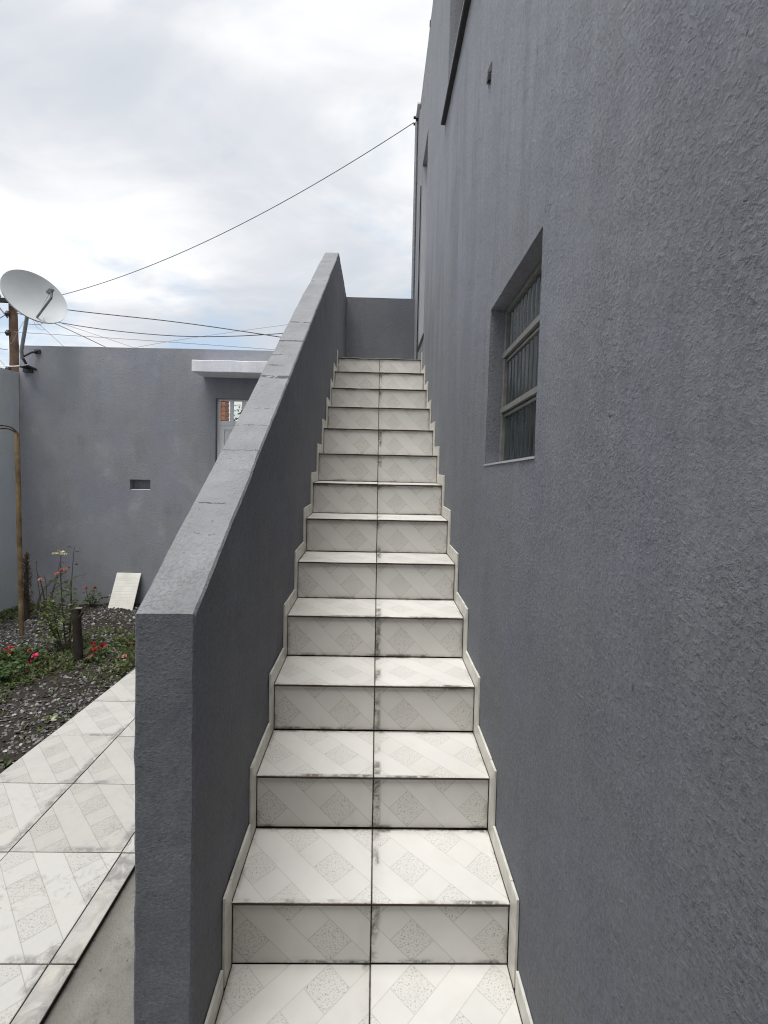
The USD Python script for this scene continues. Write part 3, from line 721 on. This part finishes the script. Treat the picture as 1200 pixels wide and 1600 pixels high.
wire([tuple((np.array((.40, 5.13, 6.02)) * (1 - t) + np.array((-7.26, 8.1, 4.33)) * t - (0, 0, 1.6 * t * (1 - t))).tolist()) for t in np.linspace(0, 1, 12)], .0085, M_greywire, 'long grey cable sloping down from the house corner towards the utility pole', 60)
wire([(-7.15, 8.12, 4.42), (-6.207, 8.2, 4.313), (-4.379, 8.2, 4.16), (-1.96, 8.2, 3.883), (1.5, 8.2, 3.52)], .014, M_wire, 'upper black cable running right from beside the satellite dish')
wire([(-7.15, 8.12, 4.20), (-6.422, 8.2, 4.069), (-5.011, 8.2, 3.904), (-3.871, 8.2, 3.852), (-1.961, 8.2, 3.959), (1.5, 8.2, 4.3)], .012, M_wire, 'sagging black cable crossing below the upper cable near the parapet')
wire([(-7.15, 8.12, 4.32), (-6.46, 8.2, 4.042), (-5.516, 8.2, 3.626), (-4.4, 8.2, 3.1)], .011, M_wire, 'dark cable dropping steeply from the dish to behind the garden wall')
wire([(-7.15, 8.12, 4.30), (-6.397, 8.2, 4.069), (-5.011, 8.2, 3.639), (-3.4, 8.2, 3.1)], .006, M_greywire, 'thin grey wire dropping below the black cables to the garden wall')
wire([(-7.1, 8.15, 4.31), (-6.811, 8.2, 4.058), (-6.311, 8.2, 3.618), (-5.7, 8.2, 3.1)], .006, M_greywire, 'thin grey wire falling right beside the dish mast to the garden wall')
wire([(-6.4, 8.6, 3.35), (-5.011, 8.4, 3.639), (-1.963, 8.4, 4.18), (1.5, 8.4, 4.85)], .005, M_greywire, 'faint thin wire rising to the right towards the stair parapet')
wire([(-7.177, 8.1, 3.823), (-5.011, 8.2, 3.766), (-2.149, 8.2, 3.636), (1.5, 8.2, 3.45)], .007, M_greywire, 'thin grey wire low along the top of the garden wall')
for i, (za, zb) in enumerate([(4.40, 4.60), (4.17, 4.02), (3.80, 3.80), (3.47, 3.50), (3.10, 3.35), (2.95, 3.13), (2.77, 3.02)]):
    wire([(-7.29, 8.08, za), (-7.53, 8.08, zb), (-10.5, 8.4, zb + .35 * (i % 3 - .6))], .006 + .003 * (i % 2), M_wire if i % 2 else M_greywire,
         ['uppermost thin wire leaving the pole top to the left', 'black wire second from the top left of the utility pole', 'thin grey wire at the upper insulator left of the pole', 'black wire just above the middle bracket left of the pole', 'thin grey wire at the bracket left of the pole', 'black wire below the pole bracket running left', 'lowest thin wire left of the pole just above the side wall'][i], 14, 'wires left of the utility pole')
wire([(-7.23, 8.08, 3.6), (-7.02, 8.08, 3.95), (-6.85, 8.1, 4.15), (-6.75, 8.1, 3.95), (-6.6, 8.15, 3.9)], .005, M_greywire, 'curled loose wire loop hanging beside the utility pole')

# ------------------------------------------------------------------ garden things
sl = thing('leaning_tile', 'pale ribbed floor tile leaning against the garden wall', 'tile')
a0, a1, b0, b1 = np.array((-2.805, 3.487, -.22)), np.array((-2.545, 3.490, -.22)), np.array((-2.805, 3.690, .163)), np.array((-2.545, 3.690, .166))
ex = (a1 - a0) / np.linalg.norm(a1 - a0); ez = (b0 - a0) / np.linalg.norm(b0 - a0); ey = np.cross(ez, ex); ey *= np.sign(ey[1])
def frame_mesh(m):
    v = np.array(m.vertices); q = m.copy(); q.vertices = a0 + v[:, :1] * ex + v[:, 1:2] * ey + v[:, 2:] * ez; q.fix_normals(); return q
LZ = float(np.linalg.norm(b0 - a0))
obj('slab', frame_mesh(cbox(0, .26, 0, .010, 0, LZ, .002)), M_slab, sl)
for k in range(13):
    z = .02 + k * (LZ - .05) / 13
    obj('rib', frame_mesh(cbox(.004, .256, -.0010, .0002, z, z + (LZ - .05) / 13 - .0035, .0005)), M_slab, sl)

gp = thing('rusty_post', 'thin rusty metal post with wires tied to its top', 'post')
obj('post', wob(tube([(-3.139, 2.75, -.30), (-3.145, 2.75, .2), (-3.155, 2.75, .9), (-3.164, 2.75, 1.612)], [.018, .0185, .019, .020], 14), .05, .003, 14, 81), M_rust, gp, smooth=40)
for q in range(2):
    obj('tied_wire', tube(curve([(-3.150, 2.74, 1.60 - .02 * q), (-3.20, 2.735, 1.655 - .02 * q), (-3.34, 2.70, 1.66 - .035 * q), (-3.8, 2.62, 1.70)]), .006, 6), M_stump, gp)

st = thing('tree_stump', 'short dark wooden stump post in front of the rose bush', 'stump')
obj('trunk', wob(tube([(-2.338, 2.258, -.26), (-2.336, 2.258, -.1), (-2.345, 2.258, .1), (-2.352, 2.258, .225)], [.038, .033, .030, .033], 14), .03, .007, 14, 91), M_stump, st, smooth=50)
obj('stub', tube([(-2.335, 2.25, .14), (-2.285, 2.245, .20)], [.014, .010], 8), M_stump, st)
obj('paint_patch', cbox(-2.348, -2.30, 2.235, 2.262, .222, .232, .003), M_cream, st, label='pale chip on top of the stump')


def flower(c, r, rng, n=9):
    it = []
    for k in range(n):
        dd = rdir(rng, -.1, .9); it.append((np.array(c) + dd * r * .1, dd, rdir(rng, 0, 1), r * .62, r * .55, .3))
    return leaves(it)


def bush(name, label, base, stems, leafn, lm, flowers, fm, rng, ls=(.025, .05), spread=.06, category='plant', group=None, stem_mat=None, r0=.006, low=0.35):
    t = thing(name, label, category, group=group)
    tb, it = [], []
    for s in stems:
        pts = curve(s, 10); tb.append(tube(pts, np.linspace(r0, r0 * .4, 10), 6))
        for _ in range(leafn // len(stems)):
            k = rng.uniform(low, 1) * 9; i = int(min(8, k)); q = pts[i] + (pts[i + 1] - pts[i]) * (k - i)
            it.append((q + rng.normal(0, spread * .4, 3), rdir(rng, -.4, .7), UP + rng.normal(0, .5, 3), rng.uniform(*ls), rng.uniform(*ls) * .55))
    obj('stem', cat(tb), stem_mat or M_stem, t)
    if it: obj('foliage', leaves(it), lm, t)
    for c, r, m_ in flowers: obj('flower', flower(c, r, rng), m_ or fm, t)
    return t


rng = np.random.default_rng(22)
B = np.array([-2.53, 2.42, -.22])
stems = [[B + (0.0, 0, 0), B + (-.03, 0, .35), B + (-.05, .0, .68)], [B + (.02, 0, 0), B + (.03, .0, .4), B + (.045, 0, .66), B + (.065, .0, .90)],
         [B + (-.02, 0, 0), B + (-.10, .02, .25), B + (-.13, .02, .50)], [B, B + (.06, -.02, .2), B + (.10, -.03, .42)], [B, B + (-.07, -.05, .2), B + (-.12, -.05, .40)], [B, B + (.0, .06, .3), B + (-.02, .08, .6)], [B, B + (-.16, .02, .26), B + (-.21, .03, .44)], [B, B + (-.04, .0, .5), B + (-.045, 0, .84)]]
bush('rose_bush', 'tall straggly rose bush with pinkish blooms beside the stump', B, stems[:1] + stems[2:7], 330, M_rose,
     [(B + (-.035, -.01, .70), .042, None), (B + (-.075, -.01, .675), .032, None), (B + (.0, -.01, .715), .032, None), (B + (-.21, 0, .62), .030, None), (B + (.04, -.04, .43), .026, M_red)], M_salmon, rng, spread=.07, category='rose bush')
bush('dry_cane', 'bare dark cane and pale seed head rising above the rose bush', B, [stems[1], stems[7]], 12, M_dry,
     [(B + (-.05, 0, .845), .05, None), (B + (-.10, 0, .835), .035, None), (B + (.0, 0, .83), .035, None)], M_cream, rng, low=.6, r0=.005, category='plant', stem_mat=M_twig)
B = np.array([-3.40, 3.17, -.22])
t = thing('dead_cypress', 'narrow dark withered conifer behind the rusty post', 'conifer')
obj('trunk', tube([B, B + (0, 0, .3), B + (.005, 0, .70)], [.03, .02, .004], 8), M_twig, t)
it = []
for _ in range(560):
    z = rng.uniform(.02, .66); rad = .065 * (1 - z / .70) ** .7 + .004
    dd = rdir(rng, .1, .9); it.append((B + np.array([dd[0] * rad * rng.random(), dd[1] * rad * rng.random(), z]), dd + (0, 0, .5), rdir(rng), rng.uniform(.02, .045), .008))
obj('foliage', leaves(it), M_dry, t)
B = np.array([-3.22, 3.12, -.22])
tw = [[B + (rng.normal(0, .02), 0, 0), B + (rng.normal(0.03, .05), .02, .25), B + (rng.normal(.08, .13), .03, rng.uniform(.4, .62))] for _ in range(9)]
bush('twiggy_shrub', 'leafless brown twiggy shrub between dead conifer and rose bush', B, tw, 40, M_dry, [], M_red, rng, (.012, .025), category='shrub', stem_mat=M_twig, r0=.0045)
B = np.array([-3.04, 3.62, -.21])
bush('flowering_plant', 'small plant with two salmon flowers close to the garden wall', B, [[B, B + (-.03, 0, .1), B + (-.055, 0, .20)], [B, B + (.02, 0, .1), B + (.035, 0, .20)], [B, B + (0, -.02, .07), B + (.01, -.03, .13)], [B, B + (0.09, -.02, .1), B + (.22, -.03, .14)]], 70, M_olive,
     [(B + (-.06, -.01, .215), .04, None), (B + (.04, -.01, .215), .04, M_red), (B + (.22, -.03, .15), .02, M_cream)], M_salmon, rng, category='flower')
B = np.array([-2.72, 2.13, -.22])
bush('flowering_plant', 'low leafy plant with one vivid pink flower at its side', B, [[B, B + (dx, dy, .06), B + (2 * dx, 2 * dy, .09)] for dx, dy in ((-.08, 0), (.07, .03), (0, -.06), (-.04, .06), (.06, -.05), (.02, .09), (-.12, .06))], 200, M_green,
     [(B + (.125, .02, .10), .045, None), (B + (.105, .0, .05), .04, None), (B + (.085, .02, .14), .032, None)], M_pink, rng, (.03, .06), .10, category='flower', low=.2)
B = np.array([-2.84, 2.20, -.22])
bush('flowering_plant', 'low plant with dull dark red blooms left of the pink flower', B, [[B, B + (dx, dy, .07), B + (2 * dx, 2 * dy, .11)] for dx, dy in ((-.05, 0), (.05, .02), (0, -.04))], 80, M_olive,
     [(B + (.01, 0, .13), .05, None), (B + (.04, -.02, .10), .04, None), (B + (.03, -.06, .03), .04, M_salmon)], M_red, rng, category='flower')
B = np.array([-2.22, 2.30, -.22])
bush('flowering_plant', 'small plant with crumpled scarlet petals near the path edge', B, [[B, B + (dx, dy, .06), B + (2 * dx, 2 * dy, .10)] for dx, dy in ((-.04, 0), (.05, .02), (.02, -.04))], 60, M_green,
     [(B + (.0, 0, .10), .055, None), (B + (.06, .0, .13), .045, None), (B + (-.04, .02, .14), .035, None), (B + (-.03, -.02, .05), .04, M_pink), (B + (-.09, -.1, .01), .035, M_salmon)], M_red, rng, category='flower')
B = np.array([-2.10, 2.55, -.22])
bush('flowering_plant', 'dark maroon blooms lying low behind the scarlet flower', B, [[B, B + (dx, dy, .05), B + (2 * dx, 2 * dy, .07)] for dx, dy in ((-.04, 0), (.05, .02))], 40, M_olive,
     [(B + (.0, 0, .06), .035, None), (B + (.07, -.02, .05), .03, None), (B + (.09, -.22, .03), .035, M_salmon)], leafmat('maroon_petal', (0.12, 0.015, 0.03), .2), rng, category='flower')
B = np.array([-2.72, 1.86, -.22])
bush('leafy_plant', 'clump of bright green leaves at the left edge of the garden', B, [[B, B + (dx, dy, .06), B + (2 * dx, 2 * dy, .08)] for dx, dy in ((-.08, 0), (.07, .03), (0, -.08), (-.06, .06), (.06, -.06), (.1, .0), (-.02, -.14))], 260, M_green, [], M_red, rng, (.03, .065), .11, category='plant', low=.1)
B = np.array([-1.99, 1.42, -.225])
t = thing('weed_sprout', 'single yellow green weed sprout beside the tiled path', 'weed')
obj('foliage', leaves([(B + (0, 0, .01), np.array([math.cos(a), math.sin(a), .35]), UP, .06, .028) for a in (0.2, 1.1, 2.4, 3.6, 5.0)]), leafmat('lime_leaf', (0.16, 0.20, 0.03)), t)
